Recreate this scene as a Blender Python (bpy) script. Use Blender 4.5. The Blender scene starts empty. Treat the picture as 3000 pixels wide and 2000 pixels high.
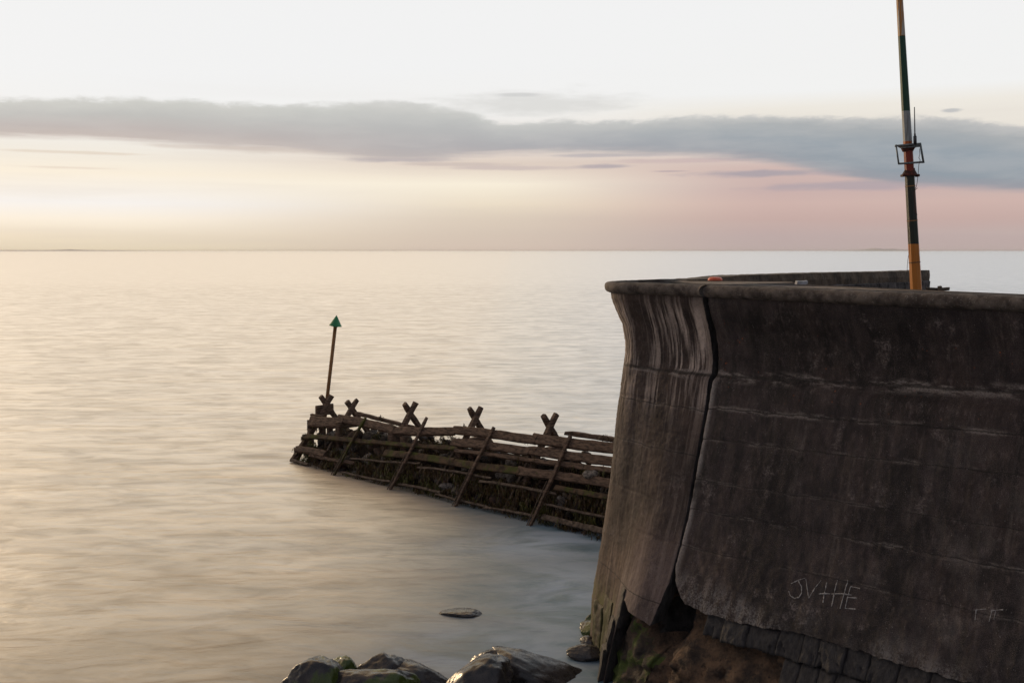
import bpy, math, random
from mathutils import Vector, noise, Matrix
random.seed(7)
S = bpy.context.scene
COL = S.collection
# ---------------------------------------------------------------- camera
F = 35/36*3000; H = 8.0; PITCH = math.atan((1000-733.5)/F)
cam = bpy.data.cameras.new('camera'); cam.lens = 35; cam.sensor_width = 36; cam.clip_end = 60000; cam.clip_start = .1
co = bpy.data.objects.new('camera', cam); COL.objects.link(co)
co.location = (0, 0, H); co.rotation_euler = (math.pi/2-PITCH, 0, 0); S.camera = co
S.view_settings.view_transform = 'Standard'; S.view_settings.look = 'None'
S.view_settings.exposure = 0; S.view_settings.gamma = 1
SUN_AZ, SUN_EL = math.radians(-37), math.radians(8)
# ---------------------------------------------------------------- measuring helpers (photo pixel -> real point at a known plane)
def ray(x, y):
    a = (x-1500)/F; b = (1000-y)/F
    return Vector((a, math.cos(PITCH)+b*math.sin(PITCH), -math.sin(PITCH)+b*math.cos(PITCH)))
def atz(x, y, z=0.0):
    r = ray(x, y); t = (z-H)/r.z; return Vector((0, 0, H))+r*t
def aty(x, y, Y):
    r = ray(x, y); return Vector((0, 0, H))+r*(Y/r.y)
def lerp(a, b, t): return a+(b-a)*t
def interp(x, tab):
    if x <= tab[0][0]: return tab[0][1]
    for (a, b), (c, d) in zip(tab, tab[1:]):
        if x <= c: return b+(d-b)*(x-a)/(c-a)
    return tab[-1][1]
def sm(a, b, x):
    t = max(0, min(1, (x-a)/(b-a))); return t*t*(3-2*t)
def fbm(p, sc, oct=4):
    return noise.fractal(Vector(p)*sc, .6, 2.1, oct, noise_basis='PERLIN_ORIGINAL')
# ---------------------------------------------------------------- node helpers
class NT:
    def __init__(s, nt): s.nt = nt
    def n(s, t, **kw):
        o = s.nt.nodes.new(t)
        for k, v in kw.items(): setattr(o, k, v)
        return o
    def put(s, sock, v):
        if v is None: return
        if isinstance(v, bpy.types.NodeSocket): s.nt.links.new(v, sock)
        else:
            if hasattr(sock.default_value, '__len__') and not hasattr(v, '__len__'): v = (v,)*len(sock.default_value)
            if hasattr(v, '__len__') and len(v) == 3 and len(sock.default_value) == 4: v = (*v, 1)
            sock.default_value = v
    def m(s, op, a, b=None, c=None, clamp=False):
        o = s.n('ShaderNodeMath', operation=op, use_clamp=clamp)
        for i, v in enumerate((a, b, c)): s.put(o.inputs[i], v)
        return o.outputs[0]
    def mix(s, f, a, b, bt='MIX'):
        o = s.n('ShaderNodeMix', data_type='RGBA', blend_type=bt)
        s.put(o.inputs[0], f); s.put(o.inputs[6], a); s.put(o.inputs[7], b); return o.outputs[2]
    def mr(s, v, a, b, c=0., d=1., smooth=True):
        o = s.n('ShaderNodeMapRange', interpolation_type='SMOOTHSTEP' if smooth else 'LINEAR')
        for i, x in enumerate((v, a, b, c, d)): s.put(o.inputs[i], x)
        return o.outputs[0]
    def comb(s, x, y, z=0.):
        o = s.n('ShaderNodeCombineXYZ')
        for i, v in enumerate((x, y, z)): s.put(o.inputs[i], v)
        return o.outputs[0]
    def sep(s, v):
        o = s.n('ShaderNodeSeparateXYZ'); s.put(o.inputs[0], v); return o.outputs
    def noise(s, vec, scale=1., detail=4., rough=.55, dist=0., col=False):
        o = s.n('ShaderNodeTexNoise'); s.put(o.inputs['Vector'], vec)
        o.inputs['Scale'].default_value = scale; o.inputs['Detail'].default_value = detail
        o.inputs['Roughness'].default_value = rough; o.inputs['Distortion'].default_value = dist
        return o.outputs['Color' if col else 'Fac']
    def voro(s, vec, scale, rnd=1.):
        o = s.n('ShaderNodeTexVoronoi'); s.put(o.inputs['Vector'], vec); o.inputs['Scale'].default_value = scale
        o.inputs['Randomness'].default_value = rnd; return o.outputs
    def ramp(s, f, stops):
        o = s.n('ShaderNodeValToRGB'); s.put(o.inputs[0], f); cr = o.color_ramp
        while len(cr.elements) < len(stops): cr.elements.new(.5)
        for e, (p, c) in zip(cr.elements, stops): e.position = p; e.color = (*c, 1)
        return o.outputs[0]
    def curve(s, f, pts):
        o = s.n('ShaderNodeFloatCurve'); s.put(o.inputs['Value'], f); c = o.mapping.curves[0]
        while len(c.points) < len(pts): c.points.new(.5, .5)
        for p, (x, y) in zip(c.points, pts): p.location = (x, y)
        o.mapping.update(); return o.outputs[0]
    def bump(s, h, strength=.5, dist=.02, nrm=None):
        o = s.n('ShaderNodeBump'); o.inputs['Strength'].default_value = strength; o.inputs['Distance'].default_value = dist
        s.put(o.inputs['Height'], h)
        if nrm is not None: s.put(o.inputs['Normal'], nrm)
        return o.outputs[0]
    def gauss(s, x, x0, wx, y, y0, wy):
        a = s.m('DIVIDE', s.m('SUBTRACT', x, x0), wx); b = s.m('DIVIDE', s.m('SUBTRACT', y, y0), wy)
        return s.m('EXPONENT', s.m('MULTIPLY', s.m('ADD', s.m('MULTIPLY', a, a), s.m('MULTIPLY', b, b)), -1.))
def lin(r, g, b):
    f = lambda c: (c/255/12.92) if c <= 10 else ((c/255+.055)/1.055)**2.4
    return (f(r), f(g), f(b))
# ---------------------------------------------------------------- world
def build_world():
    w = bpy.data.worlds.new('World'); S.world = w; w.use_nodes = True
    nt = w.node_tree; nt.nodes.clear(); g = NT(nt)
    out = g.n('ShaderNodeOutputWorld'); bg = g.n('ShaderNodeBackground'); nt.links.new(bg.outputs[0], out.inputs[0])
    sky = g.n('ShaderNodeTexSky'); sky.sky_type = 'NISHITA'; sky.sun_disc = False
    sky.sun_elevation = SUN_EL; sky.sun_rotation = SUN_AZ
    tc = g.n('ShaderNodeTexCoord'); x, y, z = g.sep(tc.outputs['Generated'])
    az = g.m('ARCTAN2', x, y); el = g.m('ARCSINE', z)
    absaz = g.m('ABSOLUTE', az)
    A = lambda px: math.atan((px-1500)/F)
    def E(px, py):
        r = ray(px, py).normalized(); return math.asin(r.z)
    azc = g.mr(az, -.6, .6, 0, 1, False)
    na = lambda px: (A(px)+.6)/1.2
    # clear and hazy sky colours, three azimuth columns against elevation (0 .. 0.3 rad)
    ec = g.m('MULTIPLY', el, 1/.3, clamp=True)
    def col(px, stops): return g.ramp(ec, [(max(0, E(px, py))/.3, lin(*c)) for py, c in stops])
    top = [(430, (238, 232, 222)), (330, (240, 239, 237)), (200, (240, 240, 240)), (0, (240, 240, 240))]
    L = col(100, [(736, (226, 212, 186)), (690, (234, 220, 197)), (640, (247, 236, 219)), (590, (244, 240, 236)), (500, (247, 236, 218))]+top)
    M = col(1450, [(733, (210, 192, 178)), (690, (211, 195, 180)), (640, (218, 203, 186)), (600, (233, 219, 198)), (540, (246, 236, 217)), (480, (222, 206, 193))]+top[1:])
    R = col(2700, [(733, (186, 169, 165)), (690, (188, 169, 166)), (640, (196, 170, 164)), (590, (205, 178, 171)), (550, (200, 175, 171)), (480, (206, 182, 176)), (380, (232, 226, 216)), (300, (236, 231, 222)), (250, (240, 240, 239)), (0, (240, 240, 240))])
    sky_c = g.mix(g.mr(az, A(300), A(1500)), L, M)
    sky_c = g.mix(g.mr(az, A(1400), A(2300)), sky_c, R)
    nv = g.comb(g.m('MULTIPLY', az, 9.), g.m('MULTIPLY', el, 60.))
    # faint horizontal veil
    veil = g.noise(g.comb(g.m('MULTIPLY', az, 2.5), g.m('MULTIPLY', el, 45.)), 1., 5., .55)
    sky_c = g.mix(g.m('MULTIPLY', g.mr(veil, .45, .75), g.mr(el, .19, .05, 0, .22)), sky_c, lin(200, 188, 180))
    # pale cream upper right veil
    # main cloud bank
    topc = g.curve(azc, [(0, E(0, 270)*4)]+[(na(p), E(p, q)*4) for p, q in [(0, 284), (150, 289), (500, 287), (800, 305), (900, 303), (1150, 296), (1350, 318), (1500, 358), (1650, 348), (1750, 352), (2050, 338), (2500, 344), (2750, 342), (3000, 368)]]+[(1, E(3000, 370)*4)])
    botc = g.curve(azc, [(0, E(0, 400)*4)]+[(na(p), E(p, q)*4) for p, q in [(0, 402), (400, 412), (650, 432), (850, 438), (1000, 455), (1240, 470), (1400, 456), (1600, 448), (2000, 456), (2250, 476), (2450, 512), (2700, 548), (3000, 562)]]+[(1, E(3000, 565)*4)])
    n1 = g.m('SUBTRACT', g.noise(g.comb(g.m('MULTIPLY', az, 26.), g.m('MULTIPLY', el, 80.)), 1., 8., .68, .3), .5)
    n2 = g.m('SUBTRACT', g.noise(g.comb(g.m('MULTIPLY', az, 8.), g.m('MULTIPLY', el, 110.), 3.), 1., 8., .64, .2), .5)
    te = g.m('ADD', g.m('MULTIPLY', topc, .25), g.m('MULTIPLY', n1, .016))
    be = g.m('ADD', g.m('MULTIPLY', botc, .25), g.m('MULTIPLY', n2, .013))
    mt = g.mr(g.m('SUBTRACT', te, el), -.0020, .0040)
    mb = g.mr(g.m('SUBTRACT', el, be), -.0040, .0050)
    cm = g.m('MULTIPLY', mt, mb)
    h = g.m('DIVIDE', g.m('SUBTRACT', el, be), g.m('MAXIMUM', g.m('SUBTRACT', te, be), .005), clamp=True)
    cl = g.ramp(h, [(0, lin(198, 185, 178)), (.3, lin(189, 181, 178)), (.6, lin(190, 189, 186)), (.88, lin(203, 203, 198)), (1, lin(220, 220, 217))])
    cmid = g.ramp(h, [(0, lin(183, 175, 175)), (.2, lin(170, 170, 174)), (.55, lin(180, 181, 182)), (.85, lin(194, 195, 193)), (1, lin(214, 214, 211))])
    cr_ = g.ramp(h, [(0, lin(158, 155, 162)), (.2, lin(145, 154, 163)), (.5, lin(148, 158, 167)), (.8, lin(166, 170, 173)), (1, lin(196, 195, 193))])
    cc = g.mix(g.mr(az, A(400), A(1800)), cl, cmid); cc = g.mix(g.mr(az, A(1400), A(2700)), cc, cr_)
    cn = g.noise(g.comb(g.m('MULTIPLY', az, 10.), g.m('MULTIPLY', el, 55.), 7.), 1., 6., .6)
    cc = g.mix(g.mr(cn, .38, .68, 0, .18), cc, lin(212, 207, 203))
    # wisps above the bank in the middle, small lens clouds
    for px, py, wx, wy, cf, f in [(1560, 305, 330, 40, (214, 213, 210), .75), (1510, 278, 75, 7, (200, 200, 199), .7), (2765, 325, 28, 6, (190, 190, 190), .9), (1760, 488, 95, 8, (178, 168, 172), .9), (2250, 508, 260, 11, (172, 162, 168), .95), (1960, 502, 60, 3, (185, 168, 170), .8), (220, 492, 130, 4, (222, 205, 190), .5), (250, 448, 240, 5, (222, 208, 192), .7),
                                 (850, 440, 250, 12, (205, 192, 182), .6), (1180, 468, 190, 10, (184, 175, 176), .9), (1330, 482, 220, 7, (200, 186, 180), .7), (1500, 492, 260, 8, (198, 183, 180), .7), (2050, 470, 300, 8, (196, 175, 175), .6), (1800, 455, 260, 7, (180, 174, 178), .7), (2500, 545, 330, 16, (170, 160, 168), .7), (640, 432, 230, 8, (206, 192, 182), .55)]:
        wn = g.noise(g.comb(g.m('MULTIPLY', az, 22.), g.m('MULTIPLY', el, 120.), px*.01), 1., 5., .6)
        k = g.gauss(az, A(px), wx/F, el, E(px, py), wy/F)
        k = g.mr(g.m('ADD', k, g.m('MULTIPLY', g.m('SUBTRACT', wn, .5), 1.1)), .25, .95, 0, f)
        sky_c = g.mix(k, sky_c, lin(*cf))
    sky_c = g.mix(cm, sky_c, cc)
    # sky overhead and behind: dimmer, as at dusk, save for an added bright band
    hi = g.ramp(g.m('MULTIPLY', el, 1/1.57, clamp=True), [(.16, lin(240, 240, 240)), (.23, lin(240, 230, 202)), (.33, lin(240, 208, 160)), (.46, lin(222, 178, 136)), (.62, lin(166, 158, 156)), (1, lin(128, 134, 146))])
    hiR = g.ramp(g.m('MULTIPLY', el, 1/1.57, clamp=True), [(.16, lin(240, 240, 240)), (.25, lin(214, 214, 214)), (.42, lin(160, 170, 178)), (.62, lin(142, 150, 160)), (1, lin(128, 134, 146))])
    hi = g.mix(g.mr(az, -.06, .22), hi, hiR)
    glow_boost = g.m('MULTIPLY', g.mr(el, .24, .36), g.mr(el, 1.0, .5)); glow_boost = g.m('MULTIPLY', glow_boost, g.mr(az, .5, -.1, .2, .85))  # unseen band above the frame, brightened to light water and wall
    vs = g.n('ShaderNodeVectorMath', operation='SCALE'); g.put(vs.inputs[0], hi); g.put(vs.inputs[3], g.m('ADD', 1., glow_boost)); hi = vs.outputs[0]
    sky_c = g.mix(g.mr(el, .235, .30), sky_c, hi)
    backc = g.ramp(g.m('MULTIPLY', el, 1/1.57, clamp=True), [(0, lin(134, 126, 132)), (.3, lin(134, 136, 146)), (1, lin(128, 134, 146))])
    sky_c = g.mix(g.mr(absaz, .75, 2.0), sky_c, backc)
    sc = g.n('ShaderNodeVectorMath', operation='SCALE'); nt.links.new(sky.outputs[0], sc.inputs[0]); sc.inputs[3].default_value = .06
    fin = g.mix(.985, sc.outputs[0], sky_c)
    nt.links.new(fin, bg.inputs[0]); bg.inputs[1].default_value = 1.03
build_world()
sun = bpy.data.lights.new('sun', 'SUN'); sun.energy = 1.05; sun.angle = math.radians(2.5); sun.color = (1, .70, .40)
so = bpy.data.objects.new('sun', sun); COL.objects.link(so)
sd = Vector((math.sin(SUN_AZ)*math.cos(SUN_EL), math.cos(SUN_AZ)*math.cos(SUN_EL), math.sin(SUN_EL)))
so.rotation_euler = sd.to_track_quat('Z', 'Y').to_euler()
# ---------------------------------------------------------------- object helpers
def tag(o, label=None, cat=None, group=None, kind=None):
    if label: o['label'] = label
    if cat: o['category'] = cat
    if group: o['group'] = group
    if kind: o['kind'] = kind
    return o
def empty(name, loc):
    o = bpy.data.objects.new(name, None); COL.objects.link(o); o.location = loc; o.empty_display_size = .2
    return o
def mesh(name, V, Fc, mats, parent=None, smooth=True, uv=None, midx=None):
    me = bpy.data.meshes.new(name); off = Vector((0, 0, 0))
    if parent is not None:
        p = parent
        while p is not None: off = off+p.location; p = p.parent
    me.from_pydata([tuple(Vector(v)-off) for v in V], [], Fc)
    if uv is not None:
        ul = me.uv_layers.new(name='UVMap')
        vi = [0]*len(me.loops); me.loops.foreach_get('vertex_index', vi)
        fl = []
        for i in vi: fl += [uv[i][0], uv[i][1]]
        ul.data.foreach_set('uv', fl)
    if not isinstance(mats, (list, tuple)): mats = [mats]
    for m in mats: me.materials.append(m)
    if midx: me.polygons.foreach_set('material_index', midx)
    me.polygons.foreach_set('use_smooth', [smooth]*len(me.polygons)); me.update()
    o = bpy.data.objects.new(name, me); COL.objects.link(o)
    if parent is not None: o.parent = parent
    return o
def topmesh(name, loc, V, Fc, mats, **kw):
    """a single-mesh thing with its origin at its base"""
    loc = Vector(loc); o = mesh(name, [Vector(v)-loc for v in V], Fc, mats, None, **kw); o.location = loc; return o
def ringgrid(nr, nc, base=0, close=True):
    f = []
    for i in range(nr-1):
        for j in range(nc if close else nc-1):
            a = base+i*nc+j; b = base+i*nc+(j+1) % nc
            f.append((a, b, b+nc, a+nc))
    return f
def beamdata(p0, p1, wid, thk, side, seed=0, rough=.006, taper=1., segs=None):
    """a worn timber: long axis p0-p1, wid measured across, thk along `side` (outward)"""
    p0 = Vector(p0); p1 = Vector(p1); ax = (p1-p0); L = ax.length; ax.normalize()
    side = Vector(side); side = (side-ax*side.dot(ax)).normalized(); up = ax.cross(side)
    segs = segs or max(2, int(L/.25)); V = []; c = .12
    prof = [(-.5, -.5+c), (-.5+c, -.5), (.5-c, -.5), (.5, -.5+c), (.5, .5-c), (.5-c, .5), (-.5+c, .5), (-.5, .5-c)]
    for i in range(segs+1):
        t = i/segs; q = p0+ax*(L*t); k = lerp(1, taper, t); sh = 1 if 0 < i < segs else .93
        q = q+up*(.02*math.sin(seed*3.1+t*5)*min(1, L/3))
        for a, b in prof:
            v = q+up*(a*wid*k*sh)+side*(b*thk*k*sh)
            d = noise.noise_vector(v*6+Vector((seed*5.3, 0, 0)))*rough*2
            if i in (0, segs): d = d*2.5
            V.append(v+d)
    Fc = ringgrid(segs+1, 8)
    Fc.append(tuple(range(7, -1, -1))); Fc.append(tuple(segs*8+j for j in range(8)))
    return V, Fc
def beam(name, p0, p1, wid, thk, side, m, parent, **kw):
    V, Fc = beamdata(p0, p1, wid, thk, side, **kw); return mesh(name, V, Fc, m, parent, smooth=False)
def tubedata(pts, rad, n=10, cap=True):
    V = []; pts = [Vector(p) for p in pts]
    for i, p in enumerate(pts):
        d = (pts[min(i+1, len(pts)-1)]-pts[max(i-1, 0)]).normalized()
        a = d.cross(Vector((.13, .98, .1))).normalized(); b = d.cross(a)
        r = rad[i] if hasattr(rad, '__len__') else rad
        for j in range(n):
            t = 2*math.pi*j/n; V.append(p+a*math.cos(t)*r+b*math.sin(t)*r)
    Fc = ringgrid(len(pts), n)
    if cap: Fc.append(tuple(range(n-1, -1, -1))); Fc.append(tuple((len(pts)-1)*n+j for j in range(n)))
    return V, Fc
def join(*ds):
    V = []; Fc = []
    for v, f in ds:
        b = len(V); V += list(v); Fc += [tuple(i+b for i in q) for q in f]
    return V, Fc
# ---------------------------------------------------------------- materials
def newmat(name):
    m = bpy.data.materials.new(name); m.use_nodes = True; nt = m.node_tree; nt.nodes.clear(); g = NT(nt)
    out = g.n('ShaderNodeOutputMaterial'); b = g.n('ShaderNodeBsdfPrincipled'); nt.links.new(b.outputs[0], out.inputs[0])
    return m, g, b
def simple(name, c1, c2, scale=6., rough=.7, bump=.4, bd=.01, stretch=(1, 1, 1), spec=.5, metal=0., spots=None, lohi=(.35, .65)):
    m, g, b = newmat(name); tc = g.n('ShaderNodeTexCoord').outputs['Object']
    mp = g.n('ShaderNodeMapping'); g.put(mp.inputs[0], tc); mp.inputs['Scale'].default_value = stretch
    n = g.noise(mp.outputs[0], scale, 8., .6)
    c = g.mix(g.mr(n, *lohi), c1, c2)
    if spots:
        sn = g.noise(tc, spots[0], 5., .6); c = g.mix(g.mr(sn, spots[1], spots[1]+.1, 0, spots[3] if len(spots) > 3 else 1.), c, spots[2])
    g.put(b.inputs['Base Color'], c); b.inputs['Roughness'].default_value = rough; b.inputs['Metallic'].default_value = metal
    b.inputs['Specular IOR Level'].default_value = spec
    n2 = g.noise(mp.outputs[0], scale*4, 8., .65)
    g.put(b.inputs['Normal'], g.bump(g.m('ADD', n, g.m('MULTIPLY', n2, .5)), bump, bd))
    return m
def wall_mat(name, left):
    m, g, b = newmat(name)
    uv = g.n('ShaderNodeUVMap', uv_map='UVMap').outputs[0]; s, z, _ = g.sep(uv)
    V = lambda a, c, k=0.: g.comb(g.m('MULTIPLY', s, a), g.m('MULTIPLY', z, c), k)
    big = g.noise(V(.7, .6, 1.), 1., 5., .55)
    med = g.noise(V(4., 2., 2.), 1., 8., .65)
    fine = g.noise(V(28., 28., 3.), 1., 6., .78)
    gr = g.noise(V(75., 75., 5.), 1., 4., .75)
    if left: c = g.mix(g.mr(med, .35, .7), lin(40, 30, 28), lin(66, 53, 47))
    else: c = g.mix(g.mr(med, .35, .72), lin(36, 30, 32), lin(62, 51, 51))
    c = g.mix(g.m('MULTIPLY', g.mr(big, .42, .7), .5), c, lin(64, 50, 44) if not left else lin(92, 72, 62))
    # pale run-off streaks following the fall of the wall
    st = g.noise(V(11., .55, 4.), 1., 7., .62)
    st2 = g.noise(V(3.2, .35, 9.), 1., 3., .5)
    if left:
        zone = g.m('ADD', g.mr(z, 5.70, 5.86, 0., 1.), g.m('ADD', g.mr(z, 3.2, 1.8, .12, .35), g.m('MULTIPLY', g.gauss(z, 5.4, .35, 0., 0., 1.), .5)))
        zone = g.m('MULTIPLY', zone, g.mr(z, 7.15, 6.75, .25, 1.))
        k = g.m('MULTIPLY', g.mr(g.m('ADD', g.m('MULTIPLY', st, .7), g.m('MULTIPLY', st2, .4)), .52, .64), zone)
        k = g.m('MULTIPLY', k, g.mr(fine, .25, .6, .45, 1.)); k = g.m('MINIMUM', k, .95)
        c = g.mix(k, c, lin(206, 188, 176))
        e1 = g.m('MULTIPLY', g.mr(g.m('ADD', s, g.m('MULTIPLY', med, .12)), .30, .10), g.mr(fine, .3, .55, .2, .9))
        e1 = g.m('MULTIPLY', e1, g.m('MULTIPLY', g.mr(z, 5.75, 5.9), g.mr(z, 7.15, 6.9)))
        c = g.mix(e1, c, lin(140, 124, 112))
        c = g.mix(g.m('MULTIPLY', g.mr(g.m('ADD', z, g.m('MULTIPLY', med, .8)), 3.5, 2.7), g.m('MULTIPLY', g.mr(s, 1.3, .9), g.mr(fine, .3, .6, .35, .75))), c, lin(112, 95, 90))
        # warm tan footing strip round the corner
        c = g.mix(g.m('MULTIPLY', g.m('MULTIPLY', g.mr(s, 1.0, 1.8), g.mr(z, 3.6, 2.2)), g.mr(st, .35, .6, .1, .6)), c, lin(104, 82, 64))
        c = g.mix(g.m('MULTIPLY', g.m('MULTIPLY', g.mr(s, 1.35, 1.6), g.mr(z, 1.7, .9)), g.mr(med, .4, .6)), c, lin(88, 88, 34))
    else:
        k = g.m('MULTIPLY', g.mr(g.m('ADD', g.m('MULTIPLY', st, .6), g.m('MULTIPLY', st2, .5)), .60, .76), g.mr(fine, .35, .65, .1, .6))
        c = g.mix(g.m('MULTIPLY', k, .95), c, lin(124, 114, 108))
        dk = g.noise(V(4., .28, 14.), 1., 5., .55)
        c = g.mix(g.mr(dk, .57, .66, 0, .75), c, lin(24, 21, 22))
        # grey bloom on lower right
        bl = g.m('MULTIPLY', g.mr(g.m('ADD', s, g.m('MULTIPLY', z, -.35)), .6, 4.2), g.mr(g.noise(V(1.2, 1.2, 20.), 1., 6., .7), .42, .66))
        bl = g.m('MULTIPLY', bl, g.mr(z, 5.7, 5.0)); c = g.mix(g.m('MULTIPLY', bl, g.mr(gr, .3, .65, .2, .75)), c, lin(98, 92, 88))
        # orange lichen
        vo = g.voro(V(9., 9.), 1.)
        on = g.m('MULTIPLY', g.mr(vo[0], .16, .10), g.mr(g.noise(V(3., 3., 11.), 1., 3., .5), .50, .60))
        on = g.m('MULTIPLY', on, g.m('MULTIPLY', g.mr(z, 5.2, 5.9), g.mr(z, 6.9, 6.5))); on = g.m('MULTIPLY', on, g.mr(fine, .3, .55))
        c = g.mix(on, c, lin(150, 78, 34))
        # pinkish scuffs low down near the crack
        sc = g.m('MULTIPLY', g.mr(g.voro(g.comb(g.m('MULTIPLY', s, 5.), g.m('MULTIPLY', z, 3.2)), 1.)[0], .34, .12), g.gauss(s, 1.25, .8, z, 2.55, .35))
        c = g.mix(g.m('MULTIPLY', sc, .75), c, lin(128, 108, 98))
        ed = g.m('MULTIPLY', g.mr(g.m('ADD', s, g.m('MULTIPLY', med, .12)), .24, .10), g.mr(z, 5.8, 5.6)); ed = g.m('MULTIPLY', ed, g.mr(fine, .3, .55, .3, 1.))
        c = g.mix(g.m('MULTIPLY', ed, .95), c, lin(164, 156, 152))
        bt = g.m('MULTIPLY', g.mr(z, 2.5, 1.95), g.mr(g.m('MULTIPLY', g.m('ADD', fine, med), .5), .46, .58)); c = g.mix(g.m('MULTIPLY', bt, .9), c, lin(138, 134, 130))
    blk = g.noise(V(.9, .7, 51.), 1., 6., .6); c = g.mix(g.mr(blk, .48, .60, 0, .85 if not left else .4), c, lin(22, 17, 18))
    bl2 = g.m('MULTIPLY', g.mr(g.noise(V(1.7, 1.5, 61.), 1., 7., .7), .56, .68), g.mr(fine, .40, .60)); c = g.mix(g.m('MULTIPLY', bl2, .75 if not left else .5), c, lin(136, 124, 120))
    pm = g.noise(V(11., 4., 71.), 1., 8., .8); c = g.mix(g.m('MULTIPLY', g.mr(pm, .50, .68), g.mr(big, .38, .62, .12, .6)), c, lin(112, 98, 96)); c = g.mix(g.mr(pm, .48, .34, 0, .5), c, lin(22, 18, 20))
    # joints with salt bloom
    js = [(5.73, .05, 1.)]+([(5.16, .025, .8), (4.62, .02, .5), (3.9, .015, .3), (3.38, .02, .6), (2.75, .015, .4)] if not left else [(5.1, .02, .5), (4.3, .02, .3), (1.74, .02, -.5)])
    zz = g.m('ADD', z, g.m('MULTIPLY', g.m('SUBTRACT', g.noise(V(2.2, .5, 30.), 1., 4., .6), .5), .10))
    zz = g.m('SUBTRACT', zz, g.m('MULTIPLY', s, .055 if not left else 0.))
    for zj, wj, f in js:
        d = g.m('ABSOLUTE', g.m('SUBTRACT', zz, zj))
        k = g.mr(d, wj*3.2, wj*.2); k = g.m('MULTIPLY', k, g.mr(g.noise(V(1.6, 6., zj*9), 1., 7., .72), .47, .60)); k = g.m('MULTIPLY', k, g.mr(fine, .32, .58, .1, 1.))
        if f > 0: c = g.mix(g.m('MULTIPLY', k, f), c, lin(150, 140, 134))
        c = g.mix(g.mr(d, wj*.8, wj*.2, 0, .75), c, lin(20, 17, 16))
    # tiny pale specks
    sp = g.voro(V(21., 17.), 1.); k = g.m('MULTIPLY', g.mr(sp[0], .17, .07), g.mr(g.noise(V(6., 3., 40.), 1., 4., .6), .47, .62))
    c = g.mix(g.m('MULTIPLY', k, .45), c, lin(166, 160, 156))
    c = g.mix(g.m('MULTIPLY', g.mr(gr, .48, .62), g.mr(med, .35, .65, .12, .55)), c, lin(112, 100, 96)); c = g.mix(g.mr(gr, .46, .36, 0, .5), c, lin(22, 19, 20))
    g.put(b.inputs['Base Color'], c); b.inputs['Roughness'].default_value = .78
    b.inputs['Specular IOR Level'].default_value = .35
    hgt = g.m('ADD', g.m('MULTIPLY', med, .6), g.m('ADD', g.m('MULTIPLY', fine, .35), g.m('MULTIPLY', gr, .12)))
    g.put(b.inputs['Normal'], g.bump(hgt, .55, .035)); return m
M_right = wall_mat('stained_dark_concrete', False)
M_left = wall_mat('streaked_brown_concrete', True)
M_coping = simple('coping_concrete', lin(56, 47, 43), lin(104, 94, 86), 5., .85, .7, .02, spots=(38., .60, lin(150, 144, 138), .7))
M_parapet = simple('parapet_concrete', lin(66, 58, 50), lin(112, 98, 82), 2.5, .85, .8, .04, spots=(5., .6, lin(46, 38, 38), .8))
M_parapet_low = simple('parapet_rubble', lin(38, 35, 36), lin(104, 98, 96), 2.2, .85, 1., .06, spots=(7., .6, lin(30, 24, 24), .8))
M_core = simple('eroded_brown_stone', lin(48, 38, 32), lin(110, 86, 66), 3.6, .85, 1., .10, spots=(8., .58, lin(40, 30, 24), .8))
M_moss_core = simple('mossy_brown_stone', lin(42, 35, 29), lin(84, 68, 54), 2.4, .8, 1., .06, spots=(1.8, .50, lin(66, 80, 22), .9))
M_slab = simple('slate_facing', lin(40, 37, 39), lin(64, 60, 60), 5., .7, .9, .04, stretch=(3, 3, .6), spots=(12., .66, lin(98, 92, 86), .5))
M_quoin = simple('dark_quoin_stone', lin(30, 26, 25), lin(58, 50, 44), 5., .7, .8, .03)
M_edge = simple('mossy_edge_stone', lin(62, 50, 34), lin(70, 70, 30), 4., .7, .8, .03, stretch=(1, 1, .4))
M_mortar_shade = simple('crack_fill_shade', lin(22, 20, 19), lin(62, 58, 56), 7., .9, .8, .03, stretch=(1, 1, .4))  # mortar strip, and the painted-in shade inside crack and cavity
M_deck = simple('deck_concrete', lin(74, 68, 62), lin(104, 96, 88), 3., .9)
M_chalk = simple('scratched_chalk', lin(128, 124, 122), lin(168, 164, 162), 60., .95, .1, .001)
M_timber = simple('wet_old_timber', lin(70, 56, 46), lin(120, 97, 80), 5., .75, .9, .02, stretch=(1, 1, 4), spots=(9., .62, lin(36, 28, 22), .7), spec=.25)
M_mossy = simple('mossy_timber', lin(58, 46, 34), lin(96, 76, 56), 5., .75, .8, .02, spots=(2.6, .50, lin(74, 80, 26), .75), spec=.25)
M_iron = simple('salt_stained_batten', lin(66, 54, 44), lin(112, 96, 82), 8., .75, .7, .01, spec=.3)
M_rubble = simple('rubble_stone', lin(42, 37, 33), lin(88, 78, 70), 3., .7, .9, .03, spec=.3)
M_rubcore = simple('rubble_core_dark', lin(34, 28, 24), lin(58, 48, 40), 4., .9, 1., .06, spec=.15)
M_weed1 = simple('brown_weed', lin(54, 40, 26), lin(98, 74, 40), 9., .55, .2, .004)
M_weed2 = simple('olive_weed', lin(60, 58, 24), lin(98, 94, 34), 9., .55, .2, .004)
M_green = simple('green_paint', lin(38, 124, 76), lin(50, 138, 86), 5., .5, .1, .002)
M_polebr = simple('rusty_brown_pole', lin(118, 84, 50), lin(150, 108, 62), 8., .6, .4, .004)
M_galv = simple('galvanised_steel', lin(92, 98, 98), lin(132, 138, 136), 20., .5, .2, .002, metal=.3)
M_rust = simple('rusty_steel', lin(48, 26, 22), lin(96, 44, 30), 14., .75, .6, .004)
M_blackp = simple('black_plastic', lin(38, 38, 42), lin(58, 58, 62), 12., .5, .1, .001)
M_orange = simple('orange_plastic', lin(222, 92, 60), lin(232, 112, 76), 6., .45, .1, .001)
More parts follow.
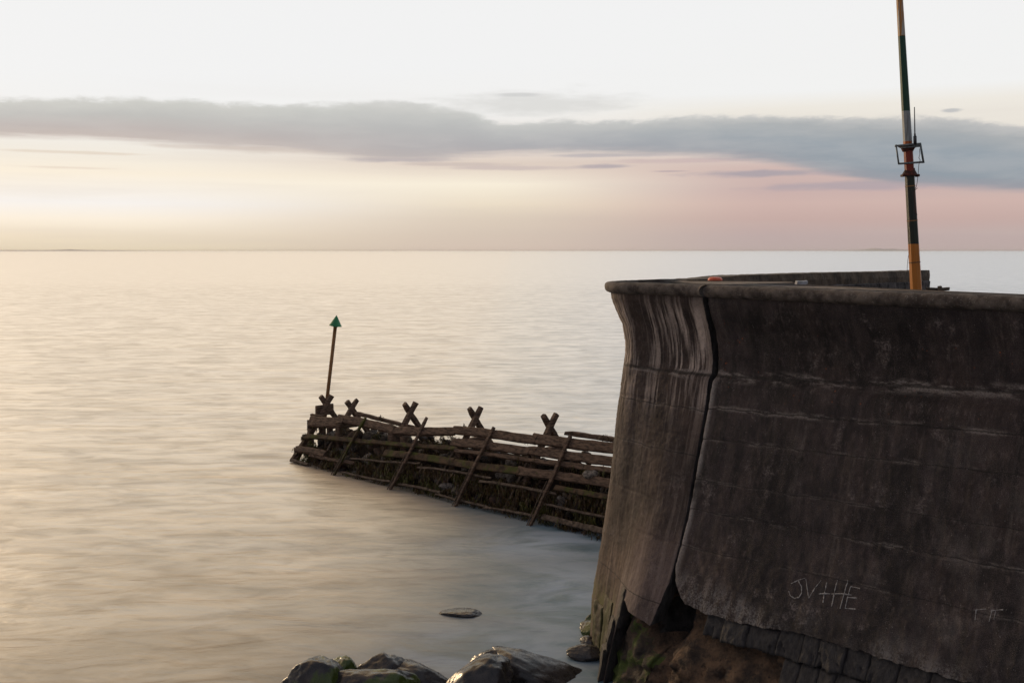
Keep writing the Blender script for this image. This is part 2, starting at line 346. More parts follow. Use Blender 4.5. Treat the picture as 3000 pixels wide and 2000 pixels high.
M_whitest = simple('white_chipped_stone', lin(150, 150, 150), lin(190, 190, 192), 20., .7, .4, .004)
def rock_mat(name, moss):
    m, g, b = newmat(name); tc = g.n('ShaderNodeTexCoord').outputs['Object']
    n = g.noise(tc, 3., 8., .6); f = g.noise(tc, 16., 8., .65)
    c = g.mix(g.mr(n, .35, .65), lin(34, 31, 32), lin(62, 56, 54))
    mo = g.mr(g.noise(tc, 1.7, 4., .6), .60-moss*.2, .70-moss*.2)
    c = g.mix(g.m('MULTIPLY', mo, .8*min(1, moss*2)), c, lin(70, 86, 18))
    g.put(b.inputs['Base Color'], c); g.put(b.inputs['Roughness'], g.mr(f, .3, .7, .22, .42)); b.inputs['Specular IOR Level'].default_value = .5
    g.put(b.inputs['Normal'], g.bump(g.m('ADD', n, g.m('MULTIPLY', f, .2)), .3, .05)); return m
M_rock = rock_mat('wet_dark_rock', 0.); M_rockm = rock_mat('wet_mossy_rock', .5); M_rockg = rock_mat('green_weedy_rock', 1.0)
# ---------------------------------------------------------------- water
def water_mat():
    m, g, b = newmat('sea_water'); geo = g.n('ShaderNodeNewGeometry').outputs['Position']; x, y, _ = g.sep(geo)
    def sc(a, c, k=0.): return g.comb(g.m('MULTIPLY', x, a), g.m('MULTIPLY', y, c), k)
    w1 = g.noise(sc(1.8, 4.6, 0.), 1., 5., .55, .6)
    w2 = g.noise(sc(.5, 1.3, 5.), 1., 4., .5, .8)
    w3 = g.noise(sc(.05, .19, 8.), 1., 4., .5, .6)
    w4 = g.noise(sc(.0035, .012, 8.), 1., 3., .5)
    # foam and mist whitening close to the masonry and boulders (kept in sea coordinates)
    foam = g.gauss(x, 1.5, 1.7, y, 22.5, 3.4)
    foam = g.m('MAXIMUM', foam, g.m('MULTIPLY', g.gauss(x, 1.2, 2.8, y, 26.6, 1.7), .9))
    foam = g.m('MAXIMUM', foam, g.m('MULTIPLY', g.gauss(x, -.3, 2.6, y, 19.3, 1.6), .75))
    fn = g.noise(sc(.45, .8, 12.), 1., 5., .55, 1.2)
    ff = g.m('MULTIPLY', foam, g.mr(fn, .30, .62))
    body = g.mix(g.mr(w2, .35, .65), lin(106, 90, 66), lin(132, 112, 84))
    cool = g.mr(x, -6., 1.5); body = g.mix(g.m('MULTIPLY', cool, .9), body, lin(84, 116, 132))  # blue of reflected sky and wall shade tinted into the water colour
    body = g.mix(g.mr(fn, .40, .62, .0, .22), body, lin(160, 146, 128))
    c = g.mix(g.m('MULTIPLY', ff, .85), body, lin(176, 192, 210))
    g.put(b.inputs['Base Color'], c); b.inputs['IOR'].default_value = 2.1
    g.put(b.inputs['Roughness'], g.mr(ff, 0., 1., .27, .6))
    b.inputs['Specular IOR Level'].default_value = .5
    h = g.m('ADD', g.m('MULTIPLY', w1, .016), g.m('MULTIPLY', w2, .06))
    h = g.m('ADD', h, g.m('ADD', g.m('MULTIPLY', w3, .30), g.m('MULTIPLY', w4, 1.2)))
    nb = g.bump(h, 1., 1.); g.put(b.inputs['Normal'], nb); b.inputs['Specular IOR Level'].default_value = 0.; b.inputs['Roughness'].default_value = .9
    for l in list(b.inputs['Roughness'].links): g.nt.links.remove(l)
    gl = g.n('ShaderNodeBsdfGlossy'); gl.inputs['Color'].default_value = (1, 1, 1, 1); gl.inputs['Roughness'].default_value = .42; g.put(gl.inputs['Normal'], nb)
    lw = g.n('ShaderNodeLayerWeight'); lw.inputs['Blend'].default_value = .5
    fac = g.m('MAXIMUM', g.m('SUBTRACT', g.m('MULTIPLY', lw.outputs['Facing'], 1.85), .85), .06)
    fac = g.m('MULTIPLY', fac, g.m('SUBTRACT', 1., g.m('MULTIPLY', ff, .75)))
    near = g.m('MULTIPLY', g.mr(x, -6., .5), g.mr(y, 38., 27.)); fac = g.m('MULTIPLY', fac, g.m('SUBTRACT', 1., g.m('MULTIPLY', near, .66)))  # weaker reflection towards the wall lets the painted blue tint show
    calm = g.gauss(x, -9.6, 1.3, y, 38.3, .55)  # darker oval off the groyne tip, with less reflection
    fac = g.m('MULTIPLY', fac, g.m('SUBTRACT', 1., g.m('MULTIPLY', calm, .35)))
    mot = g.noise(sc(.6, 1.5, 21.), 1., 6., .58, .7); mot2 = g.noise(sc(.22, .5, 25.), 1., 4., .55, .8)
    fac = g.m('MULTIPLY', fac, g.m('MAXIMUM', g.m('MULTIPLY', g.mr(mot, .30, .60, .74, 1.0), g.mr(mot2, .36, .60, .82, 1.)), g.mr(y, 40., 260., .0, .86)))
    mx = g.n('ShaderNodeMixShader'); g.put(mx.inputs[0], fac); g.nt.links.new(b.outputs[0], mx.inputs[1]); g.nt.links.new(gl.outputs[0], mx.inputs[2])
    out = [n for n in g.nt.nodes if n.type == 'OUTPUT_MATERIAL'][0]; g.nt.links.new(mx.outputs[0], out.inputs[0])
    return m
WV = [(-16000, -60, 0), (16000, -60, 0), (16000, 15000, 0), (-16000, 15000, 0)]
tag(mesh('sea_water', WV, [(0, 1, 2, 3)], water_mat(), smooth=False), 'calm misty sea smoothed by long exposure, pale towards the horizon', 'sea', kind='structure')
# far low land
def land(name, pts, Y, label, colr):
    V = []; Fc = []; n = 90
    for i in range(n+1):
        t = i/n; px = lerp(pts[0][0], pts[-1][0], t); hy = interp(px, pts)
        X = (px-1500)/F*Y; hh = max(0, hy/F*Y)*(1+.35*fbm((t*9, 3, 1), 1))
        for dy, k in ((-500, 0), (-150, .7), (0, 1), (250, .75), (700, 0)):
            V.append((X, Y+dy, hh*k-.5))
    Fc = ringgrid(n+1, 5, close=False)
    return tag(mesh(name, V, Fc, colr), label, 'land', kind='structure')
M_land = simple('far_land_hazed', lin(214, 206, 200), lin(226, 218, 210), .002, .9, 0., .01)  # distance haze is put into this pale land colour
land('hills', [(2470, 0), (2520, 4), (2560, 7.5), (2600, 6), (2650, 4), (2700, 0)], 12500, 'low far island on the horizon left of the mast', M_land)
land('far_coast', [(-250, 2), (80, 2.5), (210, 4), (330, 2), (520, 0)], 12500, 'faint low coastline on the horizon at the far left', M_land)
# ---------------------------------------------------------------- sea wall geometry
T = 7.38
P0 = Vector((3.412, 17.770, 0)); RD = Vector((.6272, -.7789, 0)); RN = Vector((-.7789, -.6272, 0))
LD = Vector((-.665, .747, 0)).normalized(); L1 = 1.88; RC = 1.0; ED = Vector((.705, .709, 0)).normalized()
PROF = [(0, 1.7), (1.758, .94), (2.263, .72), (2.72, .531), (3.309, .317), (4.336, .065), (5.125, -.149), (5.55, -.23), (5.66, -.26), (5.76, -.37), (5.85, -.396), (6.04, -.398), (6.29, -.362), (6.545, -.298), (6.8, -.18), (7.05, -.08), (7.19, -.06)]
def prof(z): return interp(z, PROF)
PC = [(-.4, .32), (0, .31), (.9, .265), (2.0, .095), (3.3, -.08), (4.65, -.20), (5.5, -.31), (5.95, -.365), (6.2, -.365), (6.545, -.298), (6.8, -.18), (7.05, -.08), (7.19, -.06)]
a0 = math.atan2(LD.y, LD.x); a1 = math.atan2(ED.y, ED.x); ARC = (a0-a1)*RC
def lpath(q):
    """left lip path: straight, round corner, then the far side; returns point, outward normal"""
    if q <= L1: p = P0+LD*q; h = a0
    elif q <= L1+ARC:
        h = a0-(q-L1)/RC; c = P0+LD*L1+Vector((math.cos(a0-math.pi/2), math.sin(a0-math.pi/2), 0))*RC
        p = c+Vector((math.cos(h+math.pi/2), math.sin(h+math.pi/2), 0))*RC
    else:
        h = a1; c = P0+LD*L1+Vector((math.cos(a0-math.pi/2), math.sin(a0-math.pi/2), 0))*RC
        p = c+Vector((math.cos(h+math.pi/2), math.sin(h+math.pi/2), 0))*RC+ED*(q-L1-ARC)
    return p, Vector((math.cos(h+math.pi/2), math.sin(h+math.pi/2), 0))
JR = [5.16, 4.62, 3.9, 3.38, 2.75]
def wdisp(s, z, seed):
    d = .008*fbm((s, z, seed), 3, 3)+.006*fbm((s*1, z*1, seed+9), 14, 3)
    d += (.006 if seed < 5 else .002)*fbm((s*6, z*.5, seed+4), 1, 3)
    for zj in JR:
        zz = z-.055*s*(seed < 5)+.04*fbm((s, 2, zj), 1.3, 2)
        d -= .016*math.exp(-((zz-zj)/.022)**2)*(.5+.5*math.sin(s*2+zj*7))
    return d
def wz(s, z):   # the ledge wanders a little
    return z+.03*fbm((s, 7, 1), .9, 3)*math.exp(-((z-5.72)/.25)**2)
def rpoint(s, z, inn=0., disp=True):
    o = prof(wz(s, z)-.012*s)+(wdisp(s, z, 1) if disp else 0)-inn
    p = P0+RD*s+RN*o; return Vector((p.x, p.y, z))
def lpoint(q, z, inn=0., disp=True):
    k = sm(.5, 2.3, q); o = lerp(prof(wz(q+20, z)), interp(z, PC), k)
    p, n = lpath(q); o += (wdisp(q, z, 8) if disp else 0)-inn
    p = p+n*o; return Vector((p.x, p.y, z))
def face_sz(px, py):
    R = ray(px, py); best = (9, 0, 0); z = 7.1
    while z > -.2:
        t = (z-H)/R.z; q = Vector((R.x*t, R.y*t, 0))-P0; f = abs(q.dot(RN)-prof(z))
        if f < best[0]: best = (f, q.dot(RD), z)
        z -= .004
    return best[1], best[2]
def panel(name, pfun, s0f, s1, zbf, ds, nz, m, parent, wrap0=True, ztop=7.19, wrap1=False, zmin=1.7):
    ns = int((s1-s0f(5))/ds)+1; V = []; UV = []; rows = nz+3; cols = ns+1+(1 if wrap0 else 0)+(1 if wrap1 else 0)
    for j in range(rows):
        for i in range(cols):
            ii = i-(1 if wrap0 else 0); inn = 0
            if ii < 0: inn = .35; ii = 0
            if ii > ns: inn = .35; ii = ns
            jj = j-1
            if jj < 0: inn = max(inn, .1); jj = 0
            if jj > nz: inn = max(inn, .4); jj = nz
            st = s0f(5)+(s1-s0f(5))*ii/ns
            z = max(lerp(ztop, zmin, jj/nz), zbf(st))
            s = max(st, s0f(z)+.016*fbm((z, 31, 2), 4, 4)*(1 if st < s0f(5)+.03 else .3)+(st-s0f(5))*.4) if st < s0f(z)+.25 else st
            V.append(pfun(s, z, inn)); UV.append((s, z))
    Fc = []; mi0 = []
    for j in range(rows-1):
        for i in range(cols-1):
            a = j*cols+i
            q4 = (a, a+1, a+cols+1, a+cols)
            if j < rows-2 and j > 0 and (V[a]-V[a+cols]).length < 1e-5 and (V[a+1]-V[a+cols+1]).length < 1e-5: continue
            Fc.append(q4); mi0.append(1 if (i == 0 and wrap0) or j >= rows-2 else 0)  # crack edge and underside faces coloured dark to stand for shade
    mi = mi0
    _ = [1 if ((f % (cols-1)) == 0 and wrap0) or f//(cols-1) >= rows-2 else 0 for f in range(len(Fc))]
    return mesh(name, V, Fc, [m, M_mortar_shade], parent, uv=UV, midx=mi)
wall = empty('sea_wall', (3.4, 17.8, 0))
tag(wall, 'tall dark recurved concrete sea wall with a crack, filling the right of the photo', 'sea wall')
def zbR(s): return interp(s, [(0, 2.2), (.2, 2.02), (.45, 1.90), (.9, 1.84), (1.8, 1.90), (2.8, 2.05), (4.4, 2.10), (5.5, 2.16), (11, 2.3)])+.03*fbm((s, 0, 0), 3, 3)+.015*fbm((s, 5, 0), 11, 2)
def zbL(q): return interp(q, [(0, 1.36), (.3, 1.38), (.8, 1.44), (1.02, 1.55), (1.10, 1.5), (1.16, -.3), (9, -.3)])+.02*fbm((q, 0, 3), 4, 3)*(q < 1.05)
panel('concrete_face', rpoint, lambda z: .04+.02*sm(5.5, 5.8, z)+max(0, 2.4-z)*.4, 10.5, zbR, .028, 200, M_right, wall)
panel('concrete_face', lpoint, lambda z: .03+.02*sm(5.6, 5.9, z)+max(0, 2.2-z)*.18+.02*math.exp(-((z-6.2)/.7)**2), L1+ARC+.3, zbL, .026, 270, M_left, wall, zmin=-.32)
def outer_far():
    V = []; UV = []; zs = [7.19, 7.05, 6.8, 6.5, 6.2, 5.8, 5.3, 4, 2, -.3]; n = 40
    for i in range(n+1):
        q = lerp(L1+ARC+.25, L1+ARC+14.2, i/n)
        for z in zs: V.append(lpoint(q, z, 0)); UV.append((q, z))
    return V, ringgrid(n+1, len(zs), close=False), UV
V, Fc, UV = outer_far(); mesh('far_concrete_face', V, Fc, M_left, wall, uv=UV)
# dark core behind the facings, seen in the crack and under the broken foot
def core():
    V = []; ns, nz = 260, 130; S0, S1 = -4.2, 10.5
    for j in range(nz+1):
        z = lerp(7.1, -.4, j/nz)
        for i in range(ns+1):
            s = lerp(S0, S1, i/ns)
            q = -s
            rec = .34
            if z < 2.6:
                lo = sm(2.5, 1.4, z)
                rec = lerp(.34, .30, lo)
                rec += .85*math.exp(-((s-.0)/.30)**2)*sm(.75, 1.3, z)*sm(2.75, 2.3, z)          # cavity under the crack
                rec -= .30*sm(1.55, .9, z)*sm(.2, .7, s)*sm(2.7, 2.1, s)                         # bulging brown rock
                rec -= .22*math.exp(-((s+.0)/.22)**2)*sm(1.05, .7, z)                            # rounded lump below it
                rec += .10*sm(1.4, .8, z)*sm(2.6, 3.0, s)
                rec += .13*fbm((s, z, 2), 1.6, 5)+.07*fbm((s, z, 8), 5, 5)-.05*abs(fbm((s, z*1.5, 18), 3, 4))
                rec = rec+.12*abs(fbm((s*.8, z, 12), 2.2, 3))*lo
            if s < -.0: p = lpoint(q, z, 0, False); pc, n = lpath(q)
            else: p = rpoint(s, z, 0, False); n = RN
            if -.35 < s < .35:   # blend the two profiles across the crack
                n = (RN*(sm(-.35, .35, s))+lpath(.1)[1]*(1-sm(-.35, .35, s))).normalized()
            V.append(p-n*rec)
    Fc = []
    for j in range(nz):
        for i in range(ns):
            a = j*(ns+1)+i; Fc.append((a, a+1, a+ns+2, a+ns+1))
    mi = []
    for j in range(nz):
        for i in range(ns):
            s = lerp(S0, S1, i/ns); z = lerp(7.1, -.4, j/nz)
            mi.append(2 if z > 2.35 or (abs(s-.02) < .34+.1*fbm((s, z, 7), 4, 2) and z > 1.15) else (1 if s < -.15+.5*fbm((s, z, 1), 2, 2) and z < 1.25+.4*fbm((s, z, 4), 3, 2) else 0))  # darkest index paints the shade deep in the crack and cavity
    return mesh('foundation_rock', V, Fc, [M_core, M_moss_core, M_mortar_shade], wall, midx=mi)
core()
# cracked strip of mortar hanging in the joint
def filler():
    V = []; n = 120
    for i in range(n+1):
        z = lerp(7.1, 2.6, i/n); w = .5+.5*fbm((z, 0, 0), 3, 3)
        for k, (s, inn) in enumerate([(-.05, .20), (-.02+.02*w, .13+.08*w), (.03, .12+.06*w), (.07, .2)]):
            p = rpoint(s, z, inn+.03*fbm((z, k, 1), 6, 3)); V.append(p)
    return mesh('crack_fill_shade', V, ringgrid(n+1, 4, close=False), M_mortar_shade, wall)
filler()
# coping
NOSE = [(-.12, 7.17), (-.04, 7.165), (.02, 7.19), (.055, 7.235), (.06, 7.29), (.045, 7.335), (.005, 7.37), (-.06, 7.383), (-.16, 7.385)]
def nosed(path, inner, name, m, skirt=.22, jit=1):
    """coping slab: rounded nosing swept along path() list, flat top closed by inner points"""
    V = []; nn = len(NOSE)
    for idx, (p, n) in enumerate(path):
        for o, z in NOSE:
            d = .010*fbm((p.x*3, p.y*3, z*4), 1.2, 4)+.005*fbm((p.x*3, p.y*3, z*4), 6, 3)
            v = p+n*(o+d); V.append(Vector((v.x, v.y, z+d*.6)))
    Fc = ringgrid(len(path), nn, close=False)
    topi = [i*nn+nn-1 for i in range(len(path))]
    b = len(V); ni = len(inner)
    for (x, y) in inner: V.append(Vector((x, y, T+.008*fbm((x, y, 0), 2, 2))))
    for (x, y) in inner: V.append(Vector((x, y, T-skirt)))
    Fc.append(tuple(topi)+tuple(b+i for i in range(ni)))
    for i in range(ni-1): Fc.append((b+i, b+i+1, b+ni+i+1, b+ni+i))
    boti0, botn = 0, (len(path)-1)*nn
    # end skirts at both ends
    Fc.append((topi[-1], b, b+ni, botn)); Fc.append((b+ni-1, topi[0], boti0, b+2*ni-1))
    Fc.append(tuple(range(0, nn))); Fc.append(tuple(botn+nn-1-i for i in range(nn)))
    return mesh(name, V, Fc, m, wall)
ck = Vector((5.50, 19.24, 0))
rp = [(P0+RD*(.045+i*.06), RN) for i in range(172)]
inn_r = []
for s, w in [(10.36, .6), (8, .68), (5.2, .83), (3.64, 1.06), (2.19, 1.345), (1.2, 1.75), (.25, 2.5)]:
    v = P0+RD*s-RN*w; inn_r.append((v.x, v.y))
for k in (.8, .6, .4, .2):
    v = P0+RD*.05+(ck-P0)*k+RD*.02*math.sin(k*20); inn_r.append((v.x, v.y))
nosed(rp, inn_r, 'coping', M_coping)
lp = [lpath(.045+i*.045) for i in range(int((L1+ARC+1.55)/.045))]
le = lp[-1][0]; inn_l = []
v = le-lp[-1][1]*.6; inn_l.append((v.x, v.y))
for xx, yy in [(3.66, 20.75), (4.6, 20.35), (5.55, 19.9), (5.46, 19.28)]: inn_l.append((xx, yy))
for k in (.8, .6, .4, .2):
    v = P0-RD*.05+(ck-P0)*k+RD*.02*math.sin(k*20); inn_l.append((v.x, v.y))
nosed(lp, inn_l, 'coping', M_coping)
# far wall of the pier head, its landward face showing above the near coping
def farwall():
    q0, q1 = L1+ARC+1.45, L1+ARC+14.2; n = 200
    V = []; UV = []
    rowsz = [(.0, 0.), (.0, -.02), (.02, -.17), (.0, -.31), (.03, -.34), (.02, -.7), (.04, -1.4)]
    for i in range(n+1):
        q = lerp(q0, q1, i/n); p, nn_ = lpath(q); tt = q-q0
        up = .05*sm(.6, 2.2, tt)*(1-.6*sm(5, 11, tt))
        o = p+nn_*.03; V.append(Vector((o.x, o.y, T-.2)))
        V.append(Vector((o.x, o.y, T+up-.02)));
        o = p; V.append(Vector((o.x, o.y, T+up+.008*fbm((q, 0, 0), 3, 3))))
        for d, dz in rowsz:
            o = p-nn_*(.6+d+(.02+.03*(dz < -.32))*fbm((q, dz*4, 5), 2.5, 4)); V.append(Vector((o.x, o.y, T+up+dz+.01*fbm((q, 3, 0), 2, 3))))
        V[-1].z = 5.8
    nc = 3+len(rowsz); Fc = ringgrid(n+1, nc, close=False)
    mi = []
    for i in range(n):
        for j in range(nc-1): mi.append(1 if j >= 6 else 0)
    Fc.append(tuple(n*nc+j for j in range(nc))); mi.append(0)
    return mesh('parapet', V, Fc, [M_parapet, M_parapet_low], wall, midx=mi, smooth=False)
farwall()
# facing stones below the concrete on the right
def stone(name, s0, s1, z0, z1, out, m, seed, fn=rpoint, clefts=True, ds=.035):
    ns = max(3, int((s1-s0)/ds)); nz = max(4, int(abs(z1-z0)/.035)); V = []; g_ = .006
    rnd = random.Random(seed); bias = rnd.uniform(-.03, .03); tilt = rnd.uniform(-.03, .03)
    cl = [(rnd.uniform(s0+.05, s1-.05), rnd.uniform(.012, .02), rnd.uniform(.25, .6)) for _ in range(rnd.randint(1, 4))] if clefts and rnd.random() < .8 else []
    for j in range(nz+3):
        for i in range(ns+3):
            ii = min(max(i-1, 0), ns); jj = min(max(j-1, 0), nz); edge = (i in (0, ns+2) or j in (0, nz+2))
            ss = lerp(s0+g_, s1-g_, ii/ns); zz = lerp(z1, z0, jj/nz)
            zz += tilt*(ii/ns-.5)+.03*fbm((ss, seed, 3), 4, 2)*(jj == nz)+.03*fbm((ss, seed, 9), 4, 2)*(jj == 0)
            d = out+bias+.03*fbm((ss, zz*.6, seed), 3.5, 4)+.012*fbm((ss*3, zz, seed), 9, 3)
            fr = min(ii/ns, 1-ii/ns, jj/nz, 1-jj/nz); d -= .012*(1-sm(0, .08, fr))
            for cs, cw, ch in cl:
                if jj/nz > 1-ch: d -= .06*math.exp(-((ss-cs-.02*math.sin(zz*9))/cw)**2)
            V.append(fn(ss, zz, -(d if not edge else -.30), False))
    nc = ns+3; Fc = []
    for j in range(nz+2):
        for i in range(nc-1):
            a = j*nc+i; Fc.append((a, a+1, a+nc+1, a+nc))
    return mesh(name, V, Fc, m, wall, smooth=True)
bs = [.93, 1.33, 1.82, 2.38, 2.83, 3.13, 3.58, 3.96, 4.42, 4.9, 5.3, 5.8, 6.3, 6.9, 7.5, 8.1]
for i in range(len(bs)-1):
    sc_ = (bs[i]+bs[i+1])/2; stone('facing_stone', bs[i], bs[i+1], 1.42+.09*sc_*.8, zbR(sc_)-.0, -.045, M_slab, i+1)
b2 = [2.55, 2.86, 3.2, 3.5, 3.95, 4.4, 4.9, 5.5, 6.1, 6.8, 7.5]
for i in range(len(b2)-1):
    sc_ = (b2[i]+b2[i+1])/2; stone('facing_stone', b2[i], b2[i+1], .85+.07*sc_, 1.40+.072*sc_, -.08, M_slab, i+31)
# quoins at the broken corner foot
for k, (q0, q1, z0, z1, out) in enumerate([(1.06, 1.26, 1.02, 1.72, .03), (1.20, 1.46, .55, 1.12, .09), (1.28, 1.6, -.2, .56, .14)]):
    stone('quoin_stone', q0, q1, z0, z1, out, M_quoin, 60+k, fn=lpoint, clefts=False)
for k, (q0, q1, z0, z1, out) in enumerate([(1.62, 2.0, .1, 1.25, .05), (2.0, 2.35, -.2, 1.0, .05), (1.6, 1.95, -.3, .12, .11)]):
    stone('edge_stone', q0, q1, z0, z1, out, M_edge, 80+k, fn=lpoint, clefts=False)
# scratched lettering, laid on the wall's own surface
def strokes(name, lines, w):
    parts = []
    for ln in lines:
        pts = [face_sz(*p) for p in ln]; dense = []
        for (s0, z0), (s1, z1) in zip(pts, pts[1:]):
            n = max(2, int(math.hypot(s1-s0, z1-z0)/.02))
            for i in range(n): dense.append((lerp(s0, s1, i/n), lerp(z0, z1, i/n)))
        dense.append(pts[-1]); V = []
        for i, (s, z) in enumerate(dense):
            a = dense[max(0, i-1)]; b = dense[min(len(dense)-1, i+1)]; d = Vector((b[0]-a[0], b[1]-a[1])).normalized()
            ww = w*max(.25, .85+1.2*fbm((s*9, z*9, 1), 3, 3)); nx, nz_ = -d.y*ww, d.x*ww
            V += [rpoint(s-nx, z-nz_, -.001), rpoint(s-nx*.8, z-nz_*.8, -.0045), rpoint(s+nx*.8, z+nz_*.8, -.0045), rpoint(s+nx, z+nz_, -.001)]
        parts.append((V, ringgrid(len(dense), 4, close=False)))
    V, Fc = join(*parts); o = mesh(name, V, Fc, M_chalk, wall); return o
o = strokes('scratched_letters', [[(2319, 1708), (2340, 1698), (2359, 1692)], [(2341, 1700), (2349, 1716), (2350, 1735), (2342, 1748), (2328, 1751), (2316, 1743), (2312, 1730)],
    [(2361, 1694), (2367, 1722), (2372, 1750), (2388, 1722), (2407, 1698)], [(2424, 1704), (2418, 1735), (2413, 1763)], [(2400, 1738), (2420, 1737), (2434, 1738)],
    [(2454, 1698), (2446, 1735), (2438, 1774)], [(2486, 1696), (2475, 1738), (2464, 1780)], [(2438, 1738), (2468, 1737), (2497, 1741)],
    [(2494, 1716), (2485, 1748), (2478, 1780)], [(2494, 1716), (2522, 1722)], [(2485, 1748), (2513, 1750)], [(2478, 1780), (2510, 1782)]], .0075)
o['label'] = 'initials JV+HE scratched pale into the concrete'
o = strokes('scratched_letters', [[(2862, 1784), (2891, 1781)], [(2862, 1784), (2860, 1812)], [(2906, 1786), (2942, 1783)], [(2908, 1787), (2901, 1818)], [(2920, 1786), (2914, 1812)]], .005)
o['label'] = 'faint half-worn scratched strokes at the right edge'
# deck between the walls
DK = [(12.2, 8.8), (7.2, 13.9), (6.1, 15.9), (5.5, 18.5), (4.0, 20.6), (5.0, 22.0), (12.9, 30.0), (24, 28), (34, 20), (34, 8.8)]
V = [Vector((x, y, 6.45)) for x, y in DK]+[Vector((x, y, -.5)) for x, y in DK]; n = len(DK)
tag(mesh('pavement', V, [tuple(range(n))]+[(i, i+n, (i+1) % n+n, (i+1) % n) for i in range(n)], M_deck, smooth=False), 'low concrete deck behind the sea wall', 'pavement', kind='structure')
# ---------------------------------------------------------------- small things on the wall
def disc(name, c, r, h, m, label, cat, n=28):
    prof_ = [(0, h), (r*.45, h*.97), (r*.8, h*.82), (r*.96, h*.5), (r, h*.2), (r*.97, 0)]; V = []
    for rr, z in prof_[1:]:
        for j in range(n): t = 2*math.pi*j/n; V.append(Vector(c)+Vector((rr*math.cos(t), rr*math.sin(t), z)))
    Fc = ringgrid(5, n); b = len(V); V.append(Vector(c)+Vector((0, 0, h)))
    Fc += [(b, (j+1) % n, j) for j in range(n)]
    o = topmesh(name, c, V, Fc, m); return tag(o, label, cat)
c = atz(2095, 822, T)
disc('plastic_float', (c.x, c.y, T+.003), .15, .075, M_orange, 'bright orange plastic disc float lying on the pier head coping', 'float')
c = atz(2347, 833, T+.0)
V, Fc = beamdata((c.x-.1, c.y, T+.03), (c.x+.09, c.y+.02, T+.03), .06, .08, (0, 1, 0), seed=3, rough=.01, segs=5)
tag(topmesh('stone_chip', (c.x, c.y, T), V, Fc, M_whitest, smooth=False), 'small pale grey stone chip at the end of the coping crack', 'stone')
kr = empty('timber_kerb', aty(2752, 855, 27.5))
beam('rail', aty(2715, 847.5, 27.5), aty(2781, 847.5, 27.5), .10, .12, (0, -1, 0), M_parapet, kr, seed=4)
beam('post', aty(2752.5, 905, 27.4), aty(2752.5, 837.5, 27.4), .10, .10, (0, -1, 0), M_parapet, kr, seed=5)
tag(kr, 'low dark kerb with one stub post beyond the wall, right of the mast', 'kerb')
